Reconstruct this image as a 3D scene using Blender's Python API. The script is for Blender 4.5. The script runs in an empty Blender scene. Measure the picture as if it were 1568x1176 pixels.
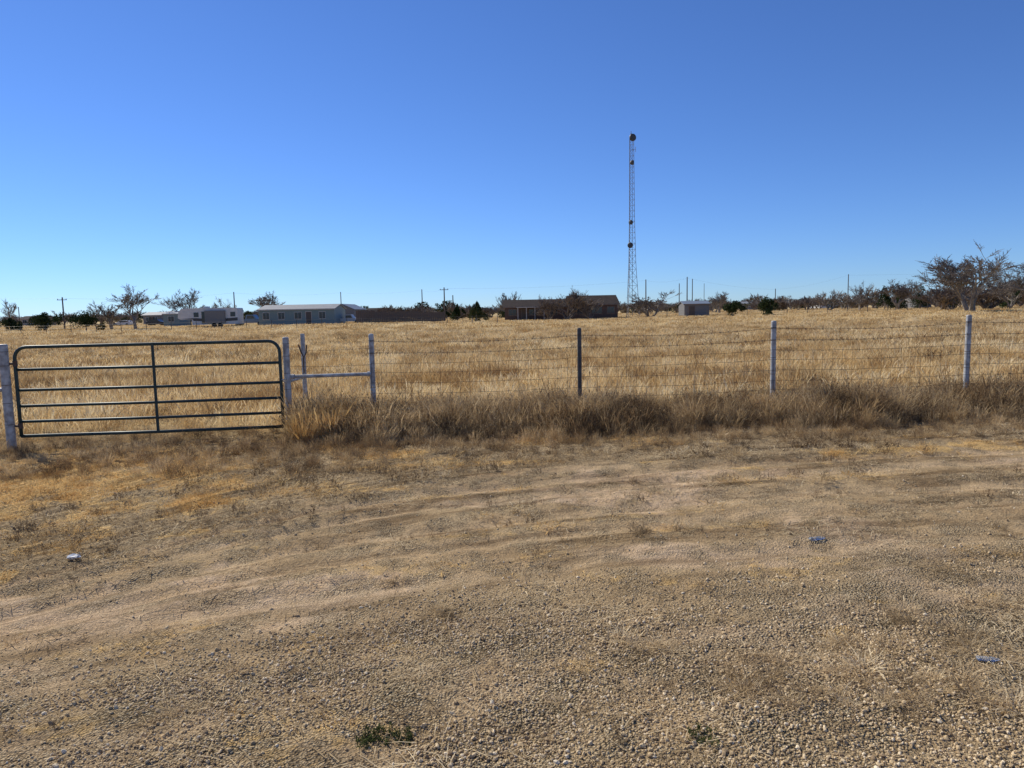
import bpy, math, random
import numpy as np
from mathutils import Matrix, Vector
random.seed(7); rng=np.random.default_rng(7)
S=bpy.context.scene
S.view_settings.view_transform='Standard'; S.view_settings.look='None'; S.view_settings.exposure=0
COL=S.collection
# ---------------------------------------------------------------- camera
F=1100.0; H=1.75; PITCH=5.81; ROLL=-1.1
R=Matrix.Rotation(math.radians(90-PITCH),3,'X')@Matrix.Rotation(math.radians(ROLL),3,'Z')
cd=bpy.data.cameras.new("camera"); cam=bpy.data.objects.new("camera",cd); COL.objects.link(cam)
cam.matrix_world=Matrix.Translation((0,0,H))@R.to_4x4()
cd.sensor_width=36; cd.lens=F/1568*36; cd.clip_end=20000; cd.clip_start=0.05
S.camera=cam
def at(px,py,D):
    d=R@Vector(((px-784)/F,(588-py)/F,-1)); t=D/d.y
    return Vector((d.x*t,D,H+d.z*t))
def X(px,D): return at(px,476-(px-784)*0.0192,D).x
def gp(px,py):
    d=R@Vector(((px-784)/F,(588-py)/F,-1)); t=-H/d.z
    return Vector((d.x*t,d.y*t,0))
# ---------------------------------------------------------------- noise
def _h(i,j,s):
    v=np.sin(i*127.1+j*311.7+s*74.7)*43758.5453
    return v-np.floor(v)
def vn(x,y,s=0):
    x=np.asarray(x,float); y=np.asarray(y,float)
    i=np.floor(x); j=np.floor(y); a=x-i; b=y-j
    a=a*a*(3-2*a); b=b*b*(3-2*b)
    return (_h(i,j,s)*(1-a)+_h(i+1,j,s)*a)*(1-b)+(_h(i,j+1,s)*(1-a)+_h(i+1,j+1,s)*a)*b
def fbm(x,y,s=0,o=4):
    r=0;w=0.5;t=0
    for k in range(o):
        r=r+w*vn(np.asarray(x)*2**k+k*17.3,np.asarray(y)*2**k-k*9.1,s+k); t+=w; w*=.5
    return r/t
def ss(a,b,v):
    t=np.clip((np.asarray(v,float)-a)/(b-a),0,1); return t*t*(3-2*t)
def gcurve(x):
    x=np.asarray(x,float)
    return np.where(x<-3.5,np.maximum(4.9+(x+3.5)*1.0,2.2),8.4-3.5*np.exp(-(np.maximum(x,-3.5)+3.5)/2.54))
def tco(x,y): return y/gcurve(x)*8.0
def ruts(x,y):
    t=tco(x,y)+.3*(fbm(x*.5,y*.5,201)-.5)
    r=0
    for c,w_ in ((7.75,.17),(7.15,.15),(6.35,.2),(5.75,.14),(5.0,.2)):
        r=np.maximum(r,np.exp(-((t-c)/w_)**2))
    return r*ss(.18,.36,fbm(x*.3+9,y*.35,203))*ss(3.4,4.4,y)
def hz(x,y):
    x=np.asarray(x,float); y=np.asarray(y,float)
    z=0.014*np.clip(x,-14,14)*(1-ss(15,60,y))+ss(40,100,y)*ss(5,90,x)*.55
    near=1-ss(14,30,y)
    t=tco(x,y); k=.3+.7*ss(3.5,5.5,y)
    z=z+near*((fbm(x*1.1,y*1.1,3)-.5)*.06+(fbm(x*5,y*5,5)-.5)*.03+k*(fbm(t*2.2,x*.25,9)-.5)*.05+k*(fbm(t*7,x*.7,13)-.5)*.035)
    z=z-near*ruts(x,y)*.038
    z=z+ss(30,90,y)*(fbm(x*.02,y*.02,11,2)-.5)*.5*(1-ss(250,600,y))
    return z
def masks(x,y):
    t=tco(x,y)
    n=fbm(x*.8,y*.8,21); n2=fbm(x*2.5,y*2.5,31); n3=fbm(t*1.5,x*.3,41); n4=fbm(t*4,x*.5,43)
    grass=ss(7.0,8.7,t+(n-.5)*3+(n2-.5)*2+(n4-.5)*3)
    grass=np.maximum(grass,ss(.57,.65,n2*.25+n3*.3+n4*.45+(t-6)*.02)*.85)
    grass=np.maximum(grass, ss(1.6,4.5,x)*ss(.52,.64,n2)*.7)
    gold=np.exp(-(((x+5.2)/2.1)**2+((y-7.9)/2.1)**2)*1.0)*ss(.32,.46,n2)
    gold=np.maximum(gold,ss(.59,.67,fbm(x*1.3+4,y*1.7,51))*ss(6.5,8,t)*.75)
    gold=np.maximum(gold,ss(.58,.66,fbm(x*1.1+8,y*2.7,55))*.4*ss(2,3,y))
    gravel=1-ss(3.5,5.4,y+(n-.5)*2.4-np.clip(x,-3,3)*.12)
    bare=ss(.51,.63,fbm(x*.8+3,y*1.8+1,61))*(1-grass)*(1-ss(7.5,8.5,t))*(.4+.6*ss(3,4.2,y))
    bl=np.exp(-(((x+2.9)/1.3)**2+((y-4.2)/.42)**2)); bare=np.maximum(bare,bl*1.0)
    gravel=gravel*(1-.8*bl)
    ru=ruts(x,y); grass=grass*(1-.9*ru*(y<9.5)); gold=gold*(1-.6*ru*(x>-3.5))
    field=ss(10.4,11.6,y+(n-.5))
    return t,grass,gold,gravel,bare,field
# ---------------------------------------------------------------- materials
def M(name):
    m=bpy.data.materials.new(name); m.use_nodes=True
    nt=m.node_tree; b=nt.nodes["Principled BSDF"]; return m,nt,b
def N(nt,typ,**k):
    n=nt.nodes.new(typ)
    for a,v in k.items(): setattr(n,a,v)
    return n
def simple(name,c,rough=.7,metal=0,var=.25,scale=4,c2=None,bump=0):
    m,nt,b=M(name); L=nt.links
    tc=N(nt,'ShaderNodeTexCoord'); no=N(nt,'ShaderNodeTexNoise'); no.inputs['Scale'].default_value=scale; no.inputs['Detail'].default_value=5
    L.new(tc.outputs['Object'],no.inputs['Vector'])
    cr=N(nt,'ShaderNodeValToRGB'); L.new(no.outputs['Fac'],cr.inputs['Fac'])
    c2=c2 or tuple(v*(1-var) for v in c)
    cr.color_ramp.elements[0].position=.35; cr.color_ramp.elements[1].position=.65
    cr.color_ramp.elements[0].color=(*c2,1); cr.color_ramp.elements[1].color=(*c,1)
    L.new(cr.outputs['Color'],b.inputs['Base Color']); b.inputs['Roughness'].default_value=rough; b.inputs['Metallic'].default_value=metal
    return m
def straw(name,cols,trans=.3,wscale=.35,wstretch=(1,1,1),rw=.4,nw=1.5):
    m,nt,b=M(name); L=nt.links; nt.nodes.remove(b)
    out=[n for n in nt.nodes if n.type=='OUTPUT_MATERIAL'][0]
    oi=N(nt,'ShaderNodeObjectInfo'); ge=N(nt,'ShaderNodeNewGeometry')
    mp=N(nt,'ShaderNodeMapping'); mp.inputs['Scale'].default_value=wstretch
    L.new(ge.outputs['Position'],mp.inputs['Vector'])
    no=N(nt,'ShaderNodeTexNoise'); no.inputs['Scale'].default_value=wscale; no.inputs['Detail'].default_value=2
    L.new(mp.outputs['Vector'],no.inputs['Vector'])
    a=N(nt,'ShaderNodeMath',operation='MULTIPLY_ADD'); L.new(oi.outputs['Random'],a.inputs[0]); a.inputs[1].default_value=rw; a.inputs[2].default_value=-rw/2+.5-.5*nw
    s=N(nt,'ShaderNodeMath',operation='MULTIPLY_ADD'); L.new(no.outputs['Fac'],s.inputs[0]); s.inputs[1].default_value=nw; L.new(a.outputs[0],s.inputs[2])
    cr=N(nt,'ShaderNodeValToRGB'); L.new(s.outputs[0],cr.inputs['Fac'])
    els=cr.color_ramp.elements
    while len(els)<len(cols): els.new(.5)
    for i,c in enumerate(cols):
        els[i].position=.25+.5*i/(len(cols)-1); els[i].color=(*c,1)
    d=N(nt,'ShaderNodeBsdfDiffuse'); t=N(nt,'ShaderNodeBsdfTranslucent'); mx=N(nt,'ShaderNodeMixShader'); mx.inputs[0].default_value=trans
    L.new(cr.outputs['Color'],d.inputs['Color']); L.new(cr.outputs['Color'],t.inputs['Color'])
    L.new(d.outputs[0],mx.inputs[1]); L.new(t.outputs[0],mx.inputs[2]); L.new(mx.outputs[0],out.inputs['Surface'])
    return m
# ---------------------------------------------------------------- mesh helpers
def mesh_obj(name,V,Fc,mat=None,link=True,parent=None,smooth=False,mats=None,mi=None):
    me=bpy.data.meshes.new(name); me.from_pydata([tuple(v) for v in V],[],[tuple(f) for f in Fc]); 
    for m in (mats or ([mat] if mat else [])): me.materials.append(m)
    if mi is not None: me.polygons.foreach_set('material_index',np.asarray(mi,dtype=np.int32))
    if smooth: me.polygons.foreach_set('use_smooth',[True]*len(me.polygons))
    me.update()
    o=bpy.data.objects.new(name,me)
    if link: COL.objects.link(o)
    if parent: o.parent=parent
    return o
def empty(name,loc=(0,0,0)):
    e=bpy.data.objects.new(name,None); e.empty_display_size=.2; COL.objects.link(e); e.location=loc
    return e
class Geo:
    def __init__(s): s.V=[];s.F=[];s.I=[]
    def add(s,V,Fc,i=0):
        n=len(s.V); s.V+= [tuple(v) for v in V]; s.F+=[tuple(a+n for a in f) for f in Fc]; s.I+=[i]*len(Fc)
    def tube(s,pts,rad,sides=8,i=0,cap=True):
        pts=[Vector(p) for p in pts]
        if not hasattr(rad,'__len__'): rad=[rad]*len(pts)
        V=[];Fc=[]
        d0=(pts[1]-pts[0]).normalized()
        up=Vector((0,0,1)) if abs(d0.z)<.9 else Vector((1,0,0))
        u=d0.cross(up).normalized()
        for k,p in enumerate(pts):
            if k==0: d=pts[1]-pts[0]
            elif k==len(pts)-1: d=pts[-1]-pts[-2]
            else: d=pts[k+1]-pts[k-1]
            d.normalize(); u=(u-d*u.dot(d)).normalized(); w=d.cross(u)
            for a in range(sides):
                an=2*math.pi*a/sides; V.append(p+(u*math.cos(an)+w*math.sin(an))*rad[k])
        for k in range(len(pts)-1):
            for a in range(sides):
                b=(a+1)%sides; Fc.append((k*sides+a,k*sides+b,(k+1)*sides+b,(k+1)*sides+a))
        if cap:
            Fc.append(tuple(range(sides))[::-1]); Fc.append(tuple((len(pts)-1)*sides+a for a in range(sides)))
        s.add(V,Fc,i)
    def box(s,x0,x1,y0,y1,z0,z1,i=0):
        V=[(x,y,z) for x in(x0,x1) for y in(y0,y1) for z in(z0,z1)]
        s.add(V,[(0,1,3,2),(4,6,7,5),(0,4,5,1),(2,3,7,6),(0,2,6,4),(1,5,7,3)],i)
    def extr(s,prof,y0,y1,i=0):
        n=len(prof); V=[(a,y0,b) for a,b in prof]+[(a,y1,b) for a,b in prof]
        s.add(V,[tuple(range(n)),tuple(range(n,2*n))[::-1]]+[(k,k+n,(k+1)%n+n,(k+1)%n) for k in range(n)],i)
    def obj(s,name,mats,parent=None,smooth=False,link=True):
        return mesh_obj(name,s.V,s.F,mats=mats,mi=s.I,parent=parent,smooth=smooth,link=link)
def scatter(name,P,rot,scl,idx,sources):
    c=bpy.data.collections.new(name+"_sources")
    for o in sources: c.objects.link(o)
    me=bpy.data.meshes.new(name); n=len(P)
    me.vertices.add(n); me.vertices.foreach_set('co',np.asarray(P,dtype=np.float32).ravel())
    a=me.attributes.new('rot','FLOAT_VECTOR','POINT'); a.data.foreach_set('vector',np.asarray(rot,dtype=np.float32).ravel())
    scl=np.asarray(scl,dtype=np.float32)
    if scl.ndim==1: scl=np.stack([scl]*3,1)
    a=me.attributes.new('scl','FLOAT_VECTOR','POINT'); a.data.foreach_set('vector',scl.ravel())
    a=me.attributes.new('idx','INT','POINT'); a.data.foreach_set('value',np.asarray(idx,dtype=np.int32))
    o=bpy.data.objects.new(name,me); COL.objects.link(o)
    g=bpy.data.node_groups.new(name+"_gn",'GeometryNodeTree')
    g.interface.new_socket('Geometry',in_out='INPUT',socket_type='NodeSocketGeometry')
    g.interface.new_socket('Geometry',in_out='OUTPUT',socket_type='NodeSocketGeometry')
    gi=g.nodes.new('NodeGroupInput'); go=g.nodes.new('NodeGroupOutput')
    ip=g.nodes.new('GeometryNodeInstanceOnPoints'); ci=g.nodes.new('GeometryNodeCollectionInfo')
    ci.inputs['Collection'].default_value=c; ci.inputs['Separate Children'].default_value=True; ci.inputs['Reset Children'].default_value=True
    def na(t,nm):
        q=g.nodes.new('GeometryNodeInputNamedAttribute'); q.data_type=t; q.inputs['Name'].default_value=nm; return [s for s in q.outputs if s.enabled][0]
    er=g.nodes.new('FunctionNodeEulerToRotation')
    L=g.links
    L.new(gi.outputs[0],ip.inputs['Points']); L.new(ci.outputs[0],ip.inputs['Instance']); ip.inputs['Pick Instance'].default_value=True
    L.new(na('INT','idx'),ip.inputs['Instance Index']); L.new(na('FLOAT_VECTOR','rot'),er.inputs[0]); L.new(er.outputs[0],ip.inputs['Rotation'])
    L.new(na('FLOAT_VECTOR','scl'),ip.inputs['Scale']); L.new(ip.outputs[0],go.inputs[0])
    md=o.modifiers.new('scatter','NODES'); md.node_group=g
    return o
def zrot(n,tilt=0.0):
    r=np.zeros((n,3)); r[:,2]=rng.uniform(0,6.283,n)
    if tilt: r[:,0]=rng.normal(0,tilt,n); r[:,1]=rng.normal(0,tilt,n)
    return r
# ---------------------------------------------------------------- world + sun
AZ=-48; EL=39
w=bpy.data.worlds.new("World"); S.world=w; w.use_nodes=True; nt=w.node_tree
sk=nt.nodes.new('ShaderNodeTexSky'); sk.sky_type='NISHITA'; sk.sun_disc=False
sk.sun_elevation=math.radians(EL); sk.sun_rotation=math.radians(AZ%360); sk.altitude=1500; sk.air_density=1.0; sk.dust_density=.1; sk.ozone_density=4.0
tn=nt.nodes.new('ShaderNodeMix'); tn.data_type='RGBA'; tn.blend_type='MULTIPLY'; tn.inputs[0].default_value=1; tn.inputs[7].default_value=(.54,.74,1.10,1)
nt.links.new(sk.outputs[0],tn.inputs[6])
bg=nt.nodes['Background']; nt.links.new(tn.outputs[2],bg.inputs['Color']); bg.inputs['Strength'].default_value=.115
sl=bpy.data.lights.new("sun",'SUN'); sl.energy=5.0; sl.angle=math.radians(.5); sl.color=(1,.945,.83)
so=bpy.data.objects.new("sun",sl); COL.objects.link(so)
a,e=math.radians(AZ),math.radians(EL)
sd=Vector((math.sin(a)*math.cos(e),math.cos(a)*math.cos(e),math.sin(e)))
so.rotation_euler=sd.to_track_quat('Z','Y').to_euler(); so.location=sd*50
# ---------------------------------------------------------------- ground
def axis(lo,a,b,hi,st,gr=1.12):
    c=list(np.arange(a,b,st)); s=st;v=c[-1]
    while v<hi: s*=gr; v+=s; c.append(v)
    s=st;v=c[0];l=[]
    while v>lo: s*=gr; v-=s; l.append(v)
    return np.array(l[::-1]+c)
xs=axis(-4000,-8.5,9,4000,.05,1.1); ys=axis(-400,2.0,12.5,6000,.04,1.06)
GX,GY=np.meshgrid(xs,ys); nx,ny=len(xs),len(ys)
GZ=hz(GX,GY)
me=bpy.data.meshes.new("ground"); me.vertices.add(nx*ny)
me.vertices.foreach_set('co',np.stack([GX,GY,GZ],-1).astype(np.float32).ravel())
ii=(np.arange(ny-1)[:,None]*nx+np.arange(nx-1)[None,:]).ravel()
q=np.stack([ii,ii+1,ii+nx+1,ii+nx],1).astype(np.int32)
me.loops.add(q.size); me.loops.foreach_set('vertex_index',q.ravel()); me.polygons.add(len(q))
me.polygons.foreach_set('loop_start',np.arange(0,q.size,4,dtype=np.int32)); me.polygons.foreach_set('loop_total',np.full(len(q),4,dtype=np.int32))
me.update(calc_edges=True); me.polygons.foreach_set('use_smooth',np.ones(len(q),dtype=bool))
T,g_,go_,gr_,ba_,fi_=masks(GX,GY)
for nm,v in dict(t=T,grass=g_,gold=go_,gravel=gr_,bare=ba_,field=fi_,rut=ruts(GX,GY)).items():
    at_=me.attributes.new('m_'+nm,'FLOAT','POINT'); at_.data.foreach_set('value',np.clip(v,-50,50).astype(np.float32).ravel())
ground=bpy.data.objects.new("ground",me); COL.objects.link(ground)
m,nt,b=M("ground_dirt_gravel"); L=nt.links
def att(n): q=N(nt,'ShaderNodeAttribute'); q.attribute_name='m_'+n; return q.outputs['Fac']
ge=N(nt,'ShaderNodeNewGeometry'); pos=ge.outputs['Position']
def noise(sc,det=4,vec=pos,rough=.55):
    n=N(nt,'ShaderNodeTexNoise'); n.inputs['Scale'].default_value=sc; n.inputs['Detail'].default_value=det; n.inputs['Roughness'].default_value=rough; L.new(vec,n.inputs['Vector']); return n.outputs['Fac']
def ramp(f,*st):
    r=N(nt,'ShaderNodeValToRGB'); L.new(f,r.inputs['Fac']); e=r.color_ramp.elements
    while len(e)<len(st): e.new(.5)
    for k,(p,c) in enumerate(st): e[k].position=p; e[k].color=(*c,1) if hasattr(c,'__len__') else (c,c,c,1)
    return r.outputs['Color']
def mix(f,a_,b_,mode='MIX'):
    x=N(nt,'ShaderNodeMix',data_type='RGBA',blend_type=mode)
    for s,v in ((0,f),(6,a_),(7,b_)):
        if isinstance(v,(int,float)): x.inputs[s].default_value=v
        elif isinstance(v,tuple): x.inputs[s].default_value=(*v,1)
        else: L.new(v,x.inputs[s])
    return x.outputs[2]
def mth(op,a_,b_):
    x=N(nt,'ShaderNodeMath',operation=op)
    for s,v in ((0,a_),(1,b_)):
        if isinstance(v,(int,float)): x.inputs[s].default_value=v
        else: L.new(v,x.inputs[s])
    return x.outputs[0]
sx=N(nt,'ShaderNodeSeparateXYZ'); L.new(pos,sx.inputs[0])
cx=N(nt,'ShaderNodeCombineXYZ'); L.new(mth('MULTIPLY',att('t'),4.0),cx.inputs[0]); L.new(mth('MULTIPLY',sx.outputs[0],.6),cx.inputs[1])
streak=noise(1.0,5,cx.outputs[0],.65)
big=noise(1.1,4); med=noise(9,4); fine=noise(70,3,rough=.7)
dirt=ramp(big,(.3,(.40,.268,.138)),(.7,(.56,.40,.215)))
dirt=mix(mth('MULTIPLY',att('rut'),.85),dirt,ramp(med,(.3,(.52,.36,.195)),(.7,(.62,.445,.255))))
dirt=mix(att('bare'),dirt,ramp(med,(.3,(.60,.415,.24)),(.7,(.71,.515,.32))))
vo=N(nt,'ShaderNodeTexVoronoi'); vo.inputs['Scale'].default_value=85; L.new(pos,vo.inputs['Vector'])
sp=N(nt,'ShaderNodeSeparateColor'); L.new(vo.outputs['Color'],sp.inputs[0])
stone=ramp(sp.outputs[0],(0,(.30,.21,.115)),(.5,(.54,.40,.225)),(1,(.74,.60,.385)))
stone=mix(1.0,stone,ramp(vo.outputs['Distance'],(.25,1.0),(.75,.28)),'MULTIPLY')
gf=mth('MULTIPLY',att('gravel'),ramp(noise(2.6,4),(.38,.35),(.6,1.0)))
gf=mth('MAXIMUM',gf,ramp(mth('ADD',noise(3.3,3),mth('MULTIPLY',streak,.3)),(.62,0.0),(.74,.6)))
col=mix(gf,dirt,stone)
mp=N(nt,'ShaderNodeMapping'); mp.inputs['Scale'].default_value=(70,16,20); mp.inputs['Rotation'].default_value=(0,0,.6); L.new(pos,mp.inputs['Vector'])
mp2=N(nt,'ShaderNodeMapping'); mp2.inputs['Scale'].default_value=(16,60,20); mp2.inputs['Rotation'].default_value=(0,0,.3); L.new(pos,mp2.inputs['Vector'])
fib=mth('MAXIMUM',noise(1,3,mp.outputs[0],.7),noise(1,3,mp2.outputs[0],.7))
gr=ramp(fib,(.40,(.14,.095,.053)),(.56,(.37,.265,.145)),(.72,(.73,.57,.33)))
gm=ramp(mth('ADD',mth('MULTIPLY',att('grass'),.8),mth('MULTIPLY',mth('SUBTRACT',med,.5),1.6)),(.30,0.0),(.55,.95))
col=mix(gm,col,gr)
gd=ramp(fib,(.35,(.40,.235,.085)),(.68,(.86,.58,.24)))
gdm=ramp(mth('ADD',mth('MULTIPLY',att('gold'),.9),mth('MULTIPLY',mth('SUBTRACT',med,.5),1.2)),(.3,0.0),(.6,.9))
col=mix(gdm,col,gd)
col=mix(mth('SUBTRACT',.95,mth('MULTIPLY',att('gravel'),.5)),col,ramp(streak,(.36,(.48,.45,.42)),(.5,(.98,.98,.98)),(.66,(1.18,1.18,1.18))),'MULTIPLY')
mf=N(nt,'ShaderNodeMapping'); mf.inputs['Scale'].default_value=(.05,.14,1); L.new(pos,mf.inputs['Vector'])
ff=noise(1,6,mf.outputs[0],.65)
fc=ramp(ff,(.32,(.36,.235,.11)),(.5,(.58,.42,.20)),(.66,(.72,.555,.30)))
col=mix(att('field'),col,fc)
col=mix(.8,col,ramp(fine,(.3,.5),(.7,1.35)),'MULTIPLY')
L.new(col,b.inputs['Base Color']); b.inputs['Roughness'].default_value=.95; b.inputs['Specular IOR Level'].default_value=.05
hgt=mth('ADD',mth('MULTIPLY',med,1.5),fine)
hgt=mth('ADD',hgt,mth('MULTIPLY',mth('SUBTRACT',.5,vo.outputs['Distance']),gf))
bp=N(nt,'ShaderNodeBump'); bp.inputs['Strength'].default_value=1.0; bp.inputs['Distance'].default_value=.022
L.new(hgt,bp.inputs['Height']); L.new(bp.outputs[0],b.inputs['Normal'])
me.materials.append(m)
# ---------------------------------------------------------------- gravel
import bmesh
m_peb,nt2,b2=M("pebble"); oi=N(nt2,'ShaderNodeObjectInfo'); cr=N(nt2,'ShaderNodeValToRGB'); nt2.links.new(oi.outputs['Random'],cr.inputs['Fac'])
e_=cr.color_ramp.elements; e_[0].color=(.28,.19,.105,1); e_[1].color=(.80,.67,.47,1); k=e_.new(.5); k.color=(.56,.41,.225,1); k=e_.new(.85); k.color=(.68,.52,.315,1)
nt2.links.new(cr.outputs[0],b2.inputs['Base Color']); b2.inputs['Roughness'].default_value=.85; b2.inputs['Specular IOR Level'].default_value=.15
src=[]
for v in range(6):
    bm=bmesh.new(); bmesh.ops.create_icosphere(bm,subdivisions=1 if v<4 else 2,radius=1)
    sc=(random.uniform(.8,1.4),random.uniform(.7,1),random.uniform(.45,.75))
    for x in bm.verts:
        k=random.uniform(.82,1.15); x.co=Vector((x.co.x*sc[0]*k,x.co.y*sc[1]*k,x.co.z*sc[2]*k))
    me_=bpy.data.meshes.new(f"pebble_{v}"); bm.to_mesh(me_); bm.free(); me_.materials.append(m_peb)
    src.append(bpy.data.objects.new(f"pebble_{v}",me_))
def uni(dens,y0,y1,k=.78,mar=1.2):
    A=k*(y1**2-y0**2)+2*mar*(y1-y0); n=int(A*dens)
    y=rng.uniform(y0,y1,n*2); ok=rng.random(n*2)<(k*y+mar)/(k*y1+mar); y=y[ok][:n]; x=rng.uniform(-1,1,len(y))*(k*y+mar)
    return x,y
x,y=uni(5600,2.2,4.0,mar=.8); xb,yb=uni(1800,4.0,6.2,mar=.8); x=np.r_[x,xb]; y=np.r_[y,yb]
t,g,go2,gv,ba,fi=masks(x,y); lump=fbm(x*2.2,y*2.2,77)
keep=rng.random(len(x))<np.clip(gv*ss(.30,.56,lump)*1.0+.05,0,1)*(1-.75*ss(.2,.8,ruts(x,y)))*(1-.8*ba); x=x[keep];y=y[keep]
x2,y2=uni(80,6.0,10); x=np.r_[x,x2]; y=np.r_[y,y2]
n=len(x); s=np.clip(rng.lognormal(math.log(.0055),.36,n),.003,.014)
scatter("gravel",np.stack([x,y,hz(x,y)+s*.2],1),rng.uniform(0,6.28,(n,3))*np.array([.15,.15,1]),s,rng.integers(0,6,n),src)
print("pebbles",n)
# ---------------------------------------------------------------- grass clumps
def ribbon(g,pts,wd,ang=None,i=0):
    pts=[Vector(p) for p in pts]; an=random.uniform(0,3.14) if ang is None else ang
    u=Vector((math.cos(an),math.sin(an),0)); V=[];n=len(pts)
    for k,p in enumerate(pts[:-1]):
        w_=wd[k]/2; V+=[p-u*w_,p+u*w_]
    V.append(pts[-1]); Fc=[(2*k,2*k+1,2*k+3,2*k+2) for k in range(n-2)]+[(2*n-4,2*n-3,2*n-2)]
    g.add(V,Fc,i)
def clump(name,n,rad,h0,h1,wd,lean,mat,seed=0.0,droop=.3,seedw=3.0):
    g=Geo()
    for _ in range(n):
        r=rad*math.sqrt(random.random()); th=random.uniform(0,6.28); bx,by=r*math.cos(th),r*math.sin(th)
        h=random.uniform(h0,h1); l=abs(random.gauss(0,lean)); ph=th+random.gauss(0,1.0) if rad<.2 else random.uniform(0,6.28)
        dx,dy=math.cos(ph),math.sin(ph)
        P=[]
        for k,s in enumerate((0,.35,.7,1)):
            off=h*(math.sin(l)*s+droop*s*s*random.uniform(.3,1)); P.append((bx+dx*off,by+dy*off,max(h*(math.cos(l)*s-droop*.4*s*s),.004)))
        w_=wd*random.uniform(.7,1.3)
        if random.random()<seed: ribbon(g,P,[w_*.7,w_*.6,w_*seedw])
        else: ribbon(g,P,[w_,w_*.9,w_*.6])
    return g.obj(name,[mat],link=False)
def weed(name,n,rad,h0,h1,wd,mat,leafy=.5):
    g=Geo()
    for _ in range(n):
        r=rad*math.sqrt(random.random()); th=random.uniform(0,6.28); b0=Vector((r*math.cos(th),r*math.sin(th),0))
        h=random.uniform(h0,h1); d=Vector((random.gauss(0,.3),random.gauss(0,.3),1)).normalized(); top=b0+d*h
        ribbon(g,[b0,b0+d*h*.5,top],[wd,wd*.8])
        for k in range(random.randint(6,11)):
            s=random.uniform(.15,.98); q=b0+d*h*s; dd=Vector((random.gauss(0,.8),random.gauss(0,.8),random.uniform(.3,1.5))).normalized()
            L_=h*random.uniform(.12,.4)*(1.2-s*.6); ribbon(g,[q,q+dd*L_*.6,q+dd*L_+Vector((0,0,-.01))],[wd*.6,wd*.5])
            if random.random()<leafy:
                p=q+dd*L_*random.uniform(.5,1); ww=random.uniform(1.6,3.2)*wd
                ribbon(g,[p,p+Vector((random.gauss(0,1),random.gauss(0,1),random.gauss(0,1)))*ww*1.2,p+dd*ww*2.6],[ww*.5,ww*.8])
    return g.obj(name,[mat],link=False)
m_field=straw("field_straw",[(.38,.235,.105),(.61,.43,.20),(.78,.60,.32),(.88,.73,.45)],.33,.3,(1,1.6,1))
m_stub=straw("stubble_straw",[(.25,.175,.095),(.49,.36,.20),(.83,.67,.42)],.3,1.5)
m_gold=straw("golden_straw",[(.54,.32,.11),(.74,.48,.19),(.86,.63,.29)],.3,1.5)
m_weed=straw("weed_brown",[(.11,.07,.042),(.20,.135,.075),(.33,.235,.135)],.2,1.0)
m_weed2=straw("weed_tan",[(.30,.195,.10),(.50,.355,.185),(.68,.51,.29)],.33,1.0)
m_green=straw("weed_green",[(.07,.085,.03),(.13,.14,.05)],.3,5)
A=[clump(f"fa_{k}",46,.22,.18,.50,.0055,.22,m_field,.45) for k in range(6)]
x,y=uni(14,11.5,26,.8,3)
n1=fbm(x*.5,y*.9,91); kp=rng.random(len(x))<np.clip(.25+ss(.3,.6,n1),0,1); x,y=x[kp],y[kp]; n1=n1[kp]
P=[np.stack([x,y,hz(x,y)],1)]; sc=rng.uniform(.55,1.2,len(x))*(.55+n1*.85); SC=[np.stack([rng.uniform(.9,1.3,len(x)),rng.uniform(.9,1.3,len(x)),sc],1)]; ID=[rng.integers(0,6,len(x))]
B=[clump(f"fb_{k}",50,.40,.18,.5,.013,.22,m_field,.4,seedw=2) for k in range(5)]
x,y=uni(4,25,65,.8,4); n1=fbm(x*.25,y*.5,92); sc=rng.uniform(.5,1.15,len(x))*(.5+n1*.95); P.append(np.stack([x,y,hz(x,y)],1)); SC.append(np.stack([np.full(len(x),1.2)]*2+[sc],1)); ID.append(6+rng.integers(0,5,len(x)))
C=[clump(f"fc_{k}",40,.9,.15,.42,.04,.2,m_field,.3,seedw=1.6) for k in range(4)]
x,y=uni(.6,63,220,.8,6); n1=fbm(x*.08,y*.3,93); sc=rng.uniform(.5,1.1,len(x))*(.5+n1*.8); P.append(np.stack([x,y,hz(x,y)],1)); SC.append(np.stack([np.full(len(x),1.3)]*2+[sc],1)); ID.append(11+rng.integers(0,4,len(x)))
P=np.concatenate(P);SC=np.concatenate(SC);ID=np.concatenate(ID)
scatter("field_grass",P,zrot(len(P),.05),SC,ID,A+B+C); print("field",len(P))
FB=[weed(f"ff_{k}",20,.3,.2,.5,.009,m_weed2 if k else m_weed,.5) for k in range(3)]
x,y=uni(1.8,12,60,.8,3); kp=rng.random(len(x))<ss(.46,.6,fbm(x*.35,y*.6,131)); x,y=x[kp],y[kp]
scatter("field_forbs",np.stack([x,y,hz(x,y)],1),zrot(len(x),.1),rng.uniform(.6,1.15,len(x)),rng.integers(0,3,len(x)),FB)
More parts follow.
